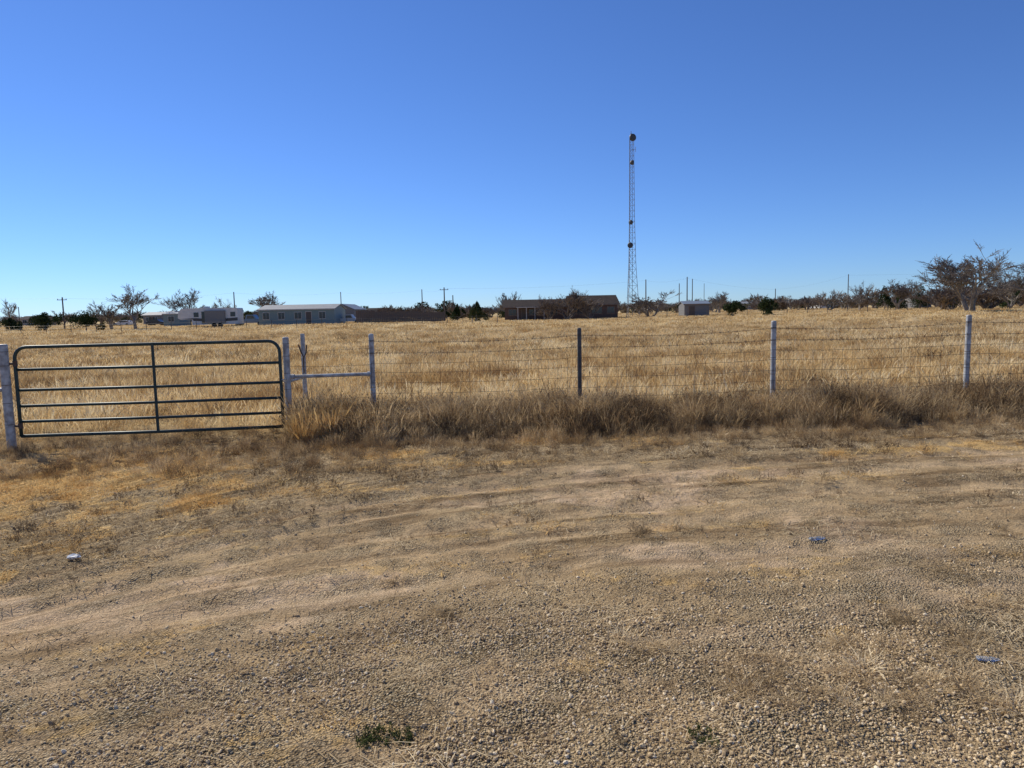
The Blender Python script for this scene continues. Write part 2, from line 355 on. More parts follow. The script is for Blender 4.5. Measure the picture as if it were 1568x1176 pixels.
# fence-line weeds
W=[weed(f"wa_{k}",24,.2,.22,.52,.0045,m_weed) for k in range(5)]+[weed(f"wb_{k}",22,.2,.2,.54,.0045,m_weed2) for k in range(4)]+[clump(f"wc_{k}",90,.17,.22,.58,.005,.35,m_weed2,.35) for k in range(3)]
n=5900; x=rng.uniform(-3.1,13,n); yy=11.0+rng.normal(-.35,.5,n)-.40*(x<1.5)*rng.random(n)
dens=ss(.25,.55,fbm(x*.9,yy*.9,101)); kp=(rng.random(n)<.3+dens)&(yy>9.1)&(yy<12.6); x,yy=x[kp],yy[kp]
sc=rng.uniform(.45,1.15,len(x))*(.5+.95*fbm(x*.8,yy*.5,102))*(1+.12*(x<1))*(.35+.6*ss(9.3,10.7,yy))
idd=rng.integers(0,12,len(x)); 
n=1500; x2=rng.uniform(-9,-1.5,n); y2=rng.uniform(8.0,11.2,n); s2=rng.uniform(.12,.36,n)*(.6+.8*fbm(x2,y2,140))
n=900; x3=rng.uniform(-3,10,n); y3=rng.normal(9.3,.5,n); s3=rng.uniform(.1,.34,n)
x=np.r_[x,x2,x3]; yy=np.r_[yy,y2,y3]; sc=np.r_[sc,s2,s3]; idd=np.r_[idd,rng.integers(0,12,len(x2)+len(x3))]
scatter("fence_line_weeds",np.stack([x,yy,hz(x,yy)],1),zrot(len(x),.1),sc,idd,W)
# stubble & litter
ST=[clump(f"sa_{k}",30,.10,.02,.09,.0042,.9,m_stub,.1,droop=.6) for k in range(5)]+[weed(f"sb_{k}",9,.09,.03,.12,.0035,m_weed if k else m_weed2,.3) for k in range(3)]+[clump(f"sc_{k}",40,.11,.02,.09,.0045,1.0,m_gold,.1,droop=.7) for k in range(3)]
x,y=uni(130,2.3,11.2,mar=.8); t,g,go2,gv,ba,fi=masks(x,y)
pr=np.clip(g*.65*ss(.3,.6,fbm(x*3,y*3,111))+go2*.8+.006+.1*ss(.6,.7,fbm(x*1.7,y*1.7,112)),0,1)*(1-.85*ba)
kp=rng.random(len(x))<pr; x,y,go2=x[kp],y[kp],go2[kp]
idd=np.where(rng.random(len(x))<go2*1.3,rng.integers(8,11,len(x)),rng.integers(0,8,len(x)))
scatter("dead_ground_grass",np.stack([x,y,hz(x,y)],1),zrot(len(x),.15),rng.uniform(.4,1.15,len(x))*np.clip(y/7,.5,1),idd,ST); print("stub",len(x))
LT=[]
for k in range(4):
    g=Geo()
    for _ in range(14):
        p=Vector((random.gauss(0,.09),random.gauss(0,.09),random.uniform(.003,.012))); an=random.uniform(0,6.28); l=random.uniform(.03,.12)
        d=Vector((math.cos(an),math.sin(an),random.uniform(-.05,.15)))*l
        ribbon(g,[p,p+d*.5+Vector((0,0,.004)),p+d],[.003,.003],an+1.57)
    LT.append(g.obj(f"lt_{k}",[m_stub],link=False))
x,y=uni(50,2.2,10.5,mar=.8); kp=(rng.random(len(x))<ss(.40,.64,fbm(x*1.5,y*1.5,121)))&(rng.random(len(x))>.8*ruts(x,y)); x,y=x[kp],y[kp]
scatter("straw_litter",np.stack([x,y,hz(x,y)],1),zrot(len(x)),rng.uniform(.7,1.3,len(x)),rng.integers(0,4,len(x)),LT)
TB=[clump(f"tb_{k}",240,.13,.25,.60,.005,.28,m_gold if k<1 else (m_weed2 if k<2 else m_field),.3,droop=.22) for k in range(3)]
tp=[(475,668,1.05,0),(505,672,1.1,0),(490,660,1.2,0),(530,668,.95,1),(455,668,.85,2),(515,660,1.15,0),(480,650,1.15,1),(465,678,.9,0),(640,655,.8,2),(720,660,.7,2),(1010,650,.95,2),(1060,655,1.0,1),(850,660,.75,1),(905,655,.8,0),(690,655,.9,1),(1240,640,1.0,1),(590,660,.9,0),(1160,645,.85,0)]
pp=[];ssc=[]
for a_,b_,c_,d_ in tp:
    q=gp(a_,b_); pp.append((q.x,q.y,float(hz(q.x,q.y)))); ssc.append(c_)
scatter("bunch_grass",pp,zrot(len(pp)),np.array(ssc),[t_[3] for t_ in tp],TB)
FT=[clump(f"ft_{k}",90,.07,.03,.13,.0034,1.1,m_stub,.1,droop=.7) for k in range(3)]
x,y=uni(.8,2.3,7); 
for a_,b_ in [(1020,1000),(1290,1040),(1240,1085),(1130,1060),(1360,1060),(880,1085),(270,1080),(670,935),(1540,930),(1330,1000),(990,820),(1050,810),(1200,1020),(1450,1050),(1400,960),(1520,1080),(1290,1000),(1380,1090),(1480,1000)]:
    q=gp(a_,b_); x=np.r_[x,q.x+rng.normal(0,.08,5)]; y=np.r_[y,q.y+rng.normal(0,.08,5)]
scatter("foreground_tufts",np.stack([x,y,hz(x,y)],1),zrot(len(x),.1),rng.uniform(.35,1.0,len(x)),rng.integers(0,3,len(x)),FT)
GW=[weed(f"gw_{k}",12,.06,.01,.03,.0028,m_green,.8) for k in range(2)]
pp=[]
for a_,b_,nn in [(590,1128,7),(1105,1142,4)]:
    q=gp(a_,b_)
    for _ in range(nn):
        xx,yy=q.x+random.gauss(0,.05),q.y+random.gauss(0,.03); pp.append((xx,yy,float(hz(xx,yy))))
scatter("green_weed",pp,zrot(len(pp),.2),rng.uniform(.5,1,len(pp)),rng.integers(0,2,len(pp)),GW)
# ---------------------------------------------------------------- fence and gate
m_galv=simple("weathered_white_pipe",(.52,.52,.50),.55,.15,.35,14,(.27,.25,.23))
m_dark=simple("dark_steel_post",(.10,.095,.09),.6,.3,.4,20)
m_rust=simple("rusty_wire",(.14,.09,.065),.7,.3,.3,30)
m_gate=simple("dark_green_gate_paint",(.03,.058,.052),.5,.15,.4,8)
def gz(x,y): return float(hz(x,y))
def post(name,px,pt,D,r,mat):
    p=at(px,pt,D); g=Geo(); b0=gz(p.x,D)-.1
    g.tube([(p.x,D,b0),(p.x,D,(b0+p.z)/2),(p.x,D,p.z-.02),(p.x,D,p.z-.005),(p.x,D,p.z)],[r,r,r,r*.85,r*.5],14)
    for f in (.25,.45,.62,.8,.93):
        z=b0+.1+(p.z-b0-.1)*f; g.tube([(p.x,D,z-.003),(p.x,D,z+.003)],r*1.07,14,1)
    return g.obj(name,[mat,m_rust],smooth=False),p
for px,pt,r,mt in ((568,511,.040,m_galv),(887,502,.032,m_dark),(1185,491,.040,m_galv),(1484,482,.040,m_galv),(1790,470,.040,m_galv)):
    post("fence_post",px,pt,11.0,r,mt)
o,PR=post("gate_post",437,516,10.95,.048,m_galv)
o,PL=post("gate_post",4,527,10.15,.06,m_galv)
post("fence_post",-330,540,10.15,.045,m_galv)
g=Geo(); a1=at(443,577,11.0); a2=at(571,577,11.0); a2.z=a1.z+.02
g.tube([a1,a2],.028,12); g.tube([a1+Vector((.02,0,0)),a1+Vector((.08,0,0))],.040,12); g.tube([a2-Vector((.08,0,0)),a2-Vector((.02,0,0))],.040,12)
g.obj("brace_rail",[m_galv],smooth=False)
g=Geo(); a1=at(4,597,10.15); g.tube([a1,a1+Vector((-3.3,0,0))],.03,12); g.obj("brace_rail",[m_galv])
g=Geo(); p=at(463,511,11.7); g.tube([(p.x,11.7,gz(p.x,11.7)-.1),(p.x,11.7,p.z)],.036,12)
q=at(468,577,11.7); g.tube([(p.x,11.7,q.z),(p.x-.02,11.02,q.z+.0)],.025,10)
g.obj("stile_post",[m_galv])
g=Geo(); c=at(464,538,11.63)
g.tube([c+Vector((-.07,0,.11)),c+Vector((-.03,0,-.02)),c+Vector((.01,0,-.10)),c+Vector((.05,0,-.02)),c+Vector((.06,0,.10))],.012,8)
g.tube([c+Vector((0,0,-.10)),c+Vector((.0,0,-.35))],.01,8)
g.obj("gate_chain",[m_rust])
GE=empty("tube_farm_gate",(0,0,0))
DL,DR=10.2,10.85
def gpt(f,zf):
    l0=at(33,668,DL); l1=at(20,532,DL); r0=at(434,653,DR); r1=at(425,522,DR)
    lx=l0.x; rx=r0.x
    zb=l0.z+(r0.z-l0.z)*f; zt=l1.z+(r1.z-l1.z)*f
    return Vector((lx+(rx-lx)*f,DL+(DR-DL)*f,zb+(zt-zb)*zf))
W_=(gpt(1,0)-gpt(0,0)).length; cr_=.16/W_; ch=.16/1.25
fr=[gpt(0,0),gpt(0,.3),gpt(0,.6),gpt(0,1-ch)]
for k in range(1,6):
    an=math.pi/2*k/6; fr.append(gpt(cr_*(1-math.cos(an)),1-ch*(1-math.sin(an))))
fr.append(gpt(cr_,1)); fr.append(gpt(.5,1)); fr.append(gpt(1-cr_,1))
for k in range(1,6):
    an=math.pi/2*k/6; fr.append(gpt(1-cr_*(1-math.sin(an)),1-ch*(1-math.cos(an))))
fr+=[gpt(1,1-ch),gpt(1,.5),gpt(1,0)]
g=Geo(); g.tube(fr,.024,12); g.obj("frame",[m_gate],parent=GE,smooth=True)
for k,zf in enumerate((0.0,.165,.34,.52,.75)):
    g=Geo(); a1=gpt(0,zf);a2=gpt(1,zf); mid=(a1+a2)/2+Vector((0,0,-.008)); g.tube([a1,mid,a2],.021 if zf else .024,12); g.obj(f"rail_{k+1}",[m_gate],parent=GE,smooth=True)
g=Geo(); d=Vector((0,-.025,0)); 
a1=gpt(.51,0)+d;a2=gpt(.51,1)+d; g.box(a1.x-.02,a1.x+.02,a1.y-.006,a1.y+.006,a1.z-.02,a2.z+.02); g.obj("centre_brace",[m_gate],parent=GE)
g=Geo()
for zf in (.12,.82):
    a1=gpt(0,zf); g.tube([a1+Vector((.02,0,0)),Vector((PL.x,10.15,a1.z))],.018,8); g.tube([a1+Vector((0,0,-.04)),a1+Vector((0,0,.04))],.032,10)
g.obj("hinges",[m_rust],parent=GE)
g=Geo(); a1=gpt(1,.55); g.tube([a1,a1+Vector((.06,.05,-.06)),Vector((PR.x,10.9,a1.z)),a1+Vector((.06,-.05,.0)),a1],.009,6); g.obj("latch_chain",[m_galv],parent=GE)
FW=empty("woven_wire_fence"); g=Geo()
x0=at(571,600,11).x; x1=at(1790,600,11).x
def topz(x):
    return float(np.interp(x,[-2.2,1.0,4.0,7.0,10.2],[at(568,511,11).z,at(887,502,11).z,at(1185,491,11).z,at(1484,482,11).z,at(1790,470,11).z]))
posts_x=[at(p,560,11).x for p in (568,887,1185,1484,1790)]
def sag(x):
    for a_,b_ in zip(posts_x,posts_x[1:]):
        if a_<=x<=b_: f=(x-a_)/(b_-a_); return -4*f*(1-f)
    return 0
XX=np.arange(x0,x1,.15)
hs_=[.08,.18,.28,.40,.54,.70,.86,1.0]
for h in hs_:
    g.tube([(x_,10.955,topz(x_)-1.45+h+.025*sag(x_)+random.gauss(0,.003)) for x_ in XX],.0024,4)
for x_ in XX:
    zb=topz(x_)-1.45; s_=.025*sag(x_); dx=random.gauss(0,.006)
    g.tube([(x_,10.955,zb+.08+s_),(x_+dx,10.953,zb+.5+s_),(x_,10.955,zb+1.0+s_)],.0019,4)
g.obj("woven_wire",[m_rust],parent=FW)
g=Geo()
for h,sg in ((1.16,.03),(1.34,.05)):
    pl=[(x_,10.955,topz(x_)-1.45+h+sg*sag(x_)) for x_ in XX]; g.tube(pl,.0026,4)
    for x_ in np.arange(x0,x1,.13):
        z=topz(x_)-1.45+h+sg*sag(x_); g.tube([(x_-.01,10.94,z-.016),(x_+.01,10.97,z+.016)],.0022,3); g.tube([(x_+.01,10.945,z-.016),(x_-.01,10.965,z+.016)],.0022,3)
g.obj("barbed_wire",[m_rust],parent=FW)
g=Geo()
xa,xb=at(443,600,11).x,at(571,600,11).x
for h in (.2,.45,.95,1.2): 
    zb=topz(xa)-1.42; g.tube([(xa,10.96,zb+h),((xa+xb)/2,10.96,zb+h-.02),(xb,10.96,zb+h)],.0022,4)
g.obj("gap_wire",[m_rust],parent=FW)
# ---------------------------------------------------------------- litter
m_pl=simple("white_plastic",(.8,.8,.78),.5,0,.1,9)
def crumple(name,px,py,s,mat):
    q=gp(px,py); bm=bmesh.new(); bmesh.ops.create_icosphere(bm,subdivisions=2,radius=1)
    for v in bm.verts: v.co=Vector((v.co.x*s*1.6*random.uniform(.7,1.2),v.co.y*s*random.uniform(.7,1.2),v.co.z*s*.5*random.uniform(.5,1.3)+s*.5))
    me_=bpy.data.meshes.new(name); bm.to_mesh(me_); bm.free(); me_.materials.append(mat); o=bpy.data.objects.new(name,me_); COL.objects.link(o); o.location=(q.x,q.y,gz(q.x,q.y)+.01)
crumple("crumpled_paper",112,846,.036,m_pl)
m_bot,ntb,bb=M("bottle_plastic"); bb.inputs['Base Color'].default_value=(.7,.74,.78,1); bb.inputs['Roughness'].default_value=.12; bb.inputs['Transmission Weight'].default_value=.8; bb.inputs['IOR'].default_value=1.3
def bottle(px,py,ang,s=1):
    q=gp(px,py); g=Geo(); g.tube([(0,0,0),(.01,0,0),(.04,.003,0),(.07,-.004,0),(.10,.002,0),(.12,0,0),(.15,0,0),(.17,0,0),(.18,0,0)],[.022,.03,.026,.031,.024,.03,.018,.013,.013],12)
    o=g.obj("crushed_plastic_bottle",[m_bot],smooth=True); o.location=(q.x,q.y,gz(q.x,q.y)+.014); o.rotation_euler=(0,0,ang); o.scale=(s*.8,s*.9,s*.5)
bottle(1240,832,.2,.85); bottle(1495,1020,-.2,.7)
# ---------------------------------------------------------------- trees
m_bark=simple("grey_bark",(.25,.215,.18),.9,0,.35,3); m_bark2=simple("brown_twigs",(.20,.155,.12),.9,0,.3,3)
m_ever=straw("evergreen_leaf",[(.022,.035,.014),(.04,.055,.022),(.065,.08,.035)],.1,1.2)
m_evb=straw("brown_leaf",[(.10,.065,.04),(.16,.11,.06),(.20,.14,.08)],.2,1.2)
def bare_tree(g,base,h,spread,r0,depth=6,nb=3,stems=1,tw=.012,upw=.25,i=0):
    def rec(p,d,l,r,k):
        mid=p+d*l*.5+Vector((random.gauss(0,1),random.gauss(0,1),random.gauss(0,1)))*l*.04
        e=p+d*l; g.tube([p,mid,e],[r,r*.85,r*.68],5 if k<3 else 3,i,cap=False)
        if k>=depth: return
        n_=nb if random.random()<.8 else nb-1
        for j in range(n_+(1 if k>=depth-2 else 0)):
            sp_=spread*(.45 if j==0 else 1)
            nd=(d+Vector((random.gauss(0,1)*sp_,random.gauss(0,1)*sp_,random.gauss(0,.3)+upw))).normalized()
            st=p+d*l*(random.uniform(.35,.95) if j and k>1 else random.uniform(.7,.98) if j else 1)
            rec(st,nd,l*random.uniform(.66,.9)*(1 if j==0 or k<3 else .85),max(r*.58,tw),k+1)
    L0=h*.21
    for s in range(stems):
        d=Vector((random.gauss(0,.06),random.gauss(0,.06),1)) if stems==1 else Vector((random.gauss(0,.5),random.gauss(0,.4),1))
        rec(Vector(base)+Vector((random.gauss(0,.1),random.gauss(0,.1),0))*(stems>1),d.normalized(),L0*random.uniform(.8,1.1),r0,1)
def norm_tree(g,h,wd,base):
    V=np.array(g.V); z=V[:,2]-base[2]; V[:,2]=base[2]+z*h/np.percentile(z,99.5)
    for a_ in (0,1):
        c=V[:,a_]-base[a_]; lo,hi=np.percentile(c,2),np.percentile(c,98); V[:,a_]=base[a_]+(c-(lo+hi)/2*np.clip(z/z.max()*2,0,1))*wd/(hi-lo)
    g.V=[tuple(v) for v in V]
def tree(px,pyt,wpx,D,stems=1,depth=6,name="bare_tree",mat=None,r0=None,seed=1,spread=.6,tw=.011,upw=.2):
    random.seed(seed); x_=X(px,D); b0=(x_,D,gz(x_,D)-.1); top=at(px,pyt,D).z; h=top-b0[2]; g=Geo()
    bare_tree(g,b0,h,spread,r0 or h*.022,depth,3,stems,tw,upw); norm_tree(g,h,wpx/F*D,b0); return g.obj(name,[mat or m_bark])
tree(207,439,52,112,1,8,seed=3,r0=.12)
tree(285,444,50,135,1,8,seed=5,r0=.12)
tree(408,450,48,150,1,8,seed=6,r0=.12,tw=.013)
tree(165,464,34,115,2,7,seed=8)
tree(18,460,24,160,1,7,seed=9)
tree(345,456,28,170,1,7,seed=10)
tree(868,447,60,113,5,6,name="bare_shrub",mat=m_bark2,seed=11,tw=.013)
tree(840,456,36,114,5,6,name="bare_shrub",mat=m_bark2,seed=12,tw=.013)
tree(903,457,30,114,5,6,name="bare_shrub",mat=m_bark2,seed=13)
tree(778,449,32,135,2,7,seed=14,tw=.013)
tree(885,444,40,150,2,7,seed=34)
tree(994,448,58,125,2,7,seed=15,tw=.014)
tree(1487,391,112,92,3,8,seed=16,r0=.13,tw=.012,spread=.65,upw=.12)
tree(1548,404,64,100,3,8,seed=17,r0=.11,spread=.6,upw=.15,tw=.012)
tree(1600,398,90,98,3,7,seed=27,r0=.12,spread=.6,tw=.014)
tree(1377,431,48,120,2,8,seed=18)
tree(1318,434,34,135,2,7,seed=19)
tree(1410,442,38,140,2,7,seed=20)
tree(1270,446,44,150,2,7,seed=21)
tree(1100,448,30,150,2,7,seed=41)
tree(1448,440,56,105,6,6,name="bare_shrub",mat=m_bark2,seed=22,tw=.012)
tree(1510,436,70,108,7,6,name="bare_shrub",mat=m_bark2,seed=42,tw=.012)
tree(700,462,30,150,3,6,name="bare_shrub",mat=m_bark2,seed=23)
def foliage(g,base,h,wd,n,leaf,cone=False,i=0,z0=0.08):
    c=[(random.gauss(0,.26),random.gauss(0,.26),random.uniform(.15,.85),random.uniform(.16,.3)) for _ in range(11)]
    for _ in range(n):
        a_=random.choice(c); v=Vector((random.gauss(0,1),random.gauss(0,1),random.gauss(0,1))).normalized()*a_[3]*random.uniform(.5,1.05)
        zz=min(max(a_[2]+v.z,z0),1.02); k=(1.15-zz) *1.25 if cone else (1.0 if zz<.6 else 1.25-zz*.45)
        p=Vector((base[0]+(a_[0]+v.x)*wd*k,base[1]+(a_[1]+v.y)*wd*k,base[2]+zz*h))
        u=Vector((random.gauss(0,1),random.gauss(0,1),random.gauss(0,1))).normalized()*leaf; w_=u.cross(Vector((random.gauss(0,1),random.gauss(0,1),random.gauss(0,1)))).normalized()*leaf*.7
        g.add([p-u,p+w_*.6,p+u,p-w_],[(0,1,2,3)],i)
def evergreen(px,pyt,wpx,D,cone=False,name="juniper_tree",n=2200,leaf=.12,seed=1,mat=None):
    random.seed(seed); x_=X(px,D); b0=(x_,D,gz(x_,D)); h=at(px,pyt,D).z-b0[2]; g=Geo()
    g.tube([b0,(x_,D,b0[2]+h*.5)],[.1,.04],6,0); foliage(g,b0,h,wpx/F*D,n,leaf,cone,1,.02); return g.obj(name,[m_bark,mat or m_ever])
evergreen(729,461,24,112,True,seed=1)
evergreen(131,473,44,108,False,"evergreen_shrub",2600,seed=2); evergreen(66,479,28,116,False,"evergreen_shrub",seed=3)
evergreen(1121,461,28,104,False,"evergreen_shrub",seed=4); evergreen(1174,456,22,104,False,"evergreen_shrub",seed=5)
evergreen(1355,438,16,130,True,seed=6); evergreen(1380,444,24,135,False,seed=7); evergreen(1408,438,26,140,False,seed=8); evergreen(1550,436,38,116,False,seed=9)
evergreen(700,465,20,130,True,seed=10); evergreen(15,484,22,118,False,"evergreen_shrub",seed=12)
random.seed(99); TS=[]
for k in range(5):
    g=Geo(); bare_tree(g,(0,0,0),3.4,.6,.06,6,3,3,.018,.2); norm_tree(g,3.4,3.8,(0,0,0)); TS.append(g.obj(f"ta_{k}",[m_bark if k%2 else m_bark2],link=False))
for k in range(3):
    g=Geo(); g.tube([(0,0,0),(0,0,1.6)],[.1,.04],5,0); foliage(g,(0,0,0),3.0,3.2,800,.16,False,1); TS.append(g.obj(f"tb_{k}",[m_bark,m_ever if k<2 else m_evb],link=False))
pl=[];sc=[];idd=[]
def belt(px0,px1,n,D0,D1,s0,s1,ev=.3):
    for _ in range(n):
        px=random.uniform(px0,px1); D=random.uniform(D0,D1); x_=X(px,D); pl.append((x_,D,gz(x_,D)-.05)); s=random.uniform(s0,s1)*(1.4 if random.random()<.1 else 1); sc.append((s*random.uniform(.9,1.4),s,s)); idd.append(random.randint(5,7) if random.random()<ev else random.randint(0,4))
belt(-300,200,90,160,330,.6,1.0,.4); belt(200,560,80,180,330,.8,1.2,.35); belt(540,780,110,170,300,.7,1.1,.5)
belt(940,1200,110,165,330,.5,1.0,.2); belt(1180,1700,220,160,330,.6,1.1,.15); belt(1430,1800,60,120,200,.7,1.2,.08)
belt(-600,2200,600,350,700,.9,1.4,.45)
scatter("distant_tree_line",pl,zrot(len(pl)),np.array(sc),idd,TS)
# ---------------------------------------------------------------- buildings
def wallmat(name,c,sc=3,ribs=False):
    m,nt,b=M(name); L=nt.links; tc=N(nt,'ShaderNodeTexCoord'); wv=N(nt,'ShaderNodeTexWave'); wv.inputs['Scale'].default_value=sc; wv.bands_direction='X' if ribs else 'Z'; wv.inputs['Distortion'].default_value=.3
    L.new(tc.outputs['Object'],wv.inputs['Vector']); cr=N(nt,'ShaderNodeValToRGB'); L.new(wv.outputs['Fac'],cr.inputs['Fac'])
    cr.color_ramp.elements[0].color=(*[v*.72 for v in c],1); cr.color_ramp.elements[1].color=(*c,1); L.new(cr.outputs[0],b.inputs['Base Color']); b.inputs['Roughness'].default_value=.7; return m
m_brick=wallmat("brown_brick",(.12,.07,.05)); m_roof=simple("dark_shingle",(.055,.042,.036),.95,0,.3,2); m_teal=wallmat("teal_metal_siding",(.20,.27,.265),2,True)
m_roof.node_tree.nodes["Principled BSDF"].inputs['Specular IOR Level'].default_value=.1
m_roofl=simple("pale_metal_roof",(.27,.27,.26),.6,.1,.2,1); m_white=simple("white_paint",(.62,.62,.60),.5,0,.15,2); m_glass=simple("window_glass",(.03,.04,.05),.08,0,.2,2)
m_greyw=wallmat("grey_siding",(.20,.195,.19),3); m_wood=wallmat("weathered_fence_wood",(.12,.09,.07),6,True); m_trim=simple("trim_white",(.5,.48,.45),.6); m_dtrim=simple("trim_brown",(.20,.15,.12),.6); m_tan=wallmat("tan_siding",(.45,.38,.30),3)
m_blueroof=simple("blue_grey_metal_roof",(.20,.235,.28),.6,.1,.15,1); m_tire=simple("tyre_rubber",(.02,.02,.02),.8)
def building(name,px0,px1,D,dep,pe,pr,wall,roof,wins=(),doors=(),over=.35,hip=0.0,gable_front=False,posts=(),trim=None):
    trim=trim or m_trim
    E=empty(name); xa,xb=X(px0,D),X(px1,D); pm=(px0+px1)/2; ze=at(pm,pe,D).z; zr=at(pm,pr,D).z; z0=gz((xa+xb)/2,D)-.2
    g=Geo(); g.box(xa,xb,D,D+dep,z0,ze)
    if gable_front: g.add([(xa,D,ze),(xb,D,ze),((xa+xb)/2,D,zr-.05),(xa,D+dep,ze),(xb,D+dep,ze),((xa+xb)/2,D+dep,zr-.05)],[(0,1,2),(3,5,4)])
    else: g.add([(xa,D,ze),(xa,D+dep,ze),(xa,D+dep/2,zr-.05),(xb,D,ze),(xb,D+dep,ze),(xb,D+dep/2,zr-.05)],[(0,1,2),(3,5,4)])
    g.obj("walls",[wall],parent=E)
    g=Geo(); o_=over; th=.12; ze2=ze-.02
    if gable_front:
        xm=(xa+xb)/2; g.extr([(xa-o_,ze2-.05),(xm,zr),(xb+o_,ze2-.05),(xb+o_,ze2+th-.05),(xm,zr+th),(xa-o_,ze2+th-.05)],D-o_,D+dep+o_)
    else:
        ym=D+dep/2; h_=hip
        for s in (0,1):
            ya=D-o_ if s==0 else D+dep+o_
            V=[(xa-o_,ya,ze2),(xb+o_,ya,ze2),(xb+o_-h_,ym,zr),(xa-o_+h_,ym,zr)]; V+=[(a_,b_,c_+th) for a_,b_,c_ in V]
            g.add(V,[(0,1,2,3),(4,5,6,7),(0,1,5,4),(1,2,6,5),(2,3,7,6),(3,0,4,7)])
    g.obj("roof",[roof],parent=E)
    if not gable_front:
        g=Geo(); g.box(xa-o_,xb+o_,D-o_-.03,D-o_+.0-.003,ze2-.05,ze2+.12); g.obj("fascia",[trim],parent=E)
    W2=xb-xa; hw=ze-z0-.2
    if wins:
        g=Geo()
        for f,wf in wins:
            xc=xa+W2*f; g.box(xc-wf/2-.08,xc+wf/2+.08,D-.05,D-.003,z0+.2+hw*.38,z0+.2+hw*.86,0); g.box(xc-wf/2,xc+wf/2,D-.07,D-.053,z0+.2+hw*.42,z0+.2+hw*.82,1)
            g.box(xc-.02,xc+.02,D-.085,D-.073,z0+.2+hw*.42,z0+.2+hw*.82,0)
        g.obj("windows",[trim,m_glass],parent=E)
    if doors:
        g=Geo()
        for f in doors:
            xc=xa+W2*f; g.box(xc-.52,xc+.52,D-.05,D-.003,z0+.2,z0+.2+hw*.88,0); g.box(xc-.44,xc+.44,D-.07,D-.053,z0+.22,z0+.2+hw*.84,1)
        g.obj("door",[trim,m_wood],parent=E)
    if posts:
        g=Geo()
        for f in posts: xc=xa+W2*f; g.box(xc-.06,xc+.06,D-1.6,D-1.48,z0,ze-.1)
        g.box(xa+W2*posts[0]-.2,xa+W2*posts[-1]+.2,D-1.7,D-.4,ze-.1,ze+.02); g.obj("porch",[m_trim],parent=E)
    return E
building("brick_ranch_house",874,946,119,9,466.5,452.5,m_brick,m_roof,((.2,1.3),(.55,1.6),(.85,1.1)),(.38,),trim=m_dtrim)
building("brick_ranch_house",773,872,119.5,8,470,459,m_brick,m_roof,((.12,1.2),(.45,1.6),(.75,1.2)),(.3,),posts=(.2,.33,.46,.6),trim=m_dtrim)
building("teal_metal_building",396,512,120,8,474,467,m_teal,m_roofl,((.1,1),(.3,1),(.52,1.1),(.84,1)),(.66,),over=.2)
building("gabled_metal_barn",507,542,150,12,474,466,m_greyw,m_blueroof,((.3,1),),gable_front=True,over=.2)
building("metal_garden_shed",1048,1086,116,4,466,461.5,m_greyw,m_blueroof,(),(.3,),over=.2,trim=m_dtrim)
building("teal_shed",250,274,130,5,481,477,m_teal,m_blueroof,((.5,1),),over=.15)
building("small_grey_house",219,246,170,7,483,478.5,m_greyw,m_roofl,((.3,1),(.7,1)),(.5,))
building("small_tan_house",28,60,210,8,488,484.5,m_tan,m_roof,((.3,1),(.7,1)))
building("small_tan_house",560,590,200,8,477,472,m_tan,m_roof,((.3,1),(.7,1)))
building("small_white_house",1255,1282,230,8,463,459,m_white,m_roof,((.3,1),(.7,1)))
building("small_tan_house",1135,1160,240,8,465,462,m_tan,m_roofl,((.3,1),(.7,1)))
building("small_grey_house",1404,1426,150,6,456,452,m_greyw,m_roofl,((.3,1),(.7,1)))
g=Geo(); xa,xb=X(545,119),X(680,119); x_=xa; random.seed(4)
while x_<xb:
    h=2.0+random.gauss(0,.05)-(0.25 if x_>X(640,119) else 0)+(.25 if x_<X(572,119) else 0); g.box(x_,x_+.28,119,119.03,gz(x_,119)-.1,h+gz(x_,119)); x_+=.3
for z in (.4,1.4): g.box(xa,xb,119.035,119.08,z,z+.09)
g.obj("wooden_privacy_fence",[m_wood])
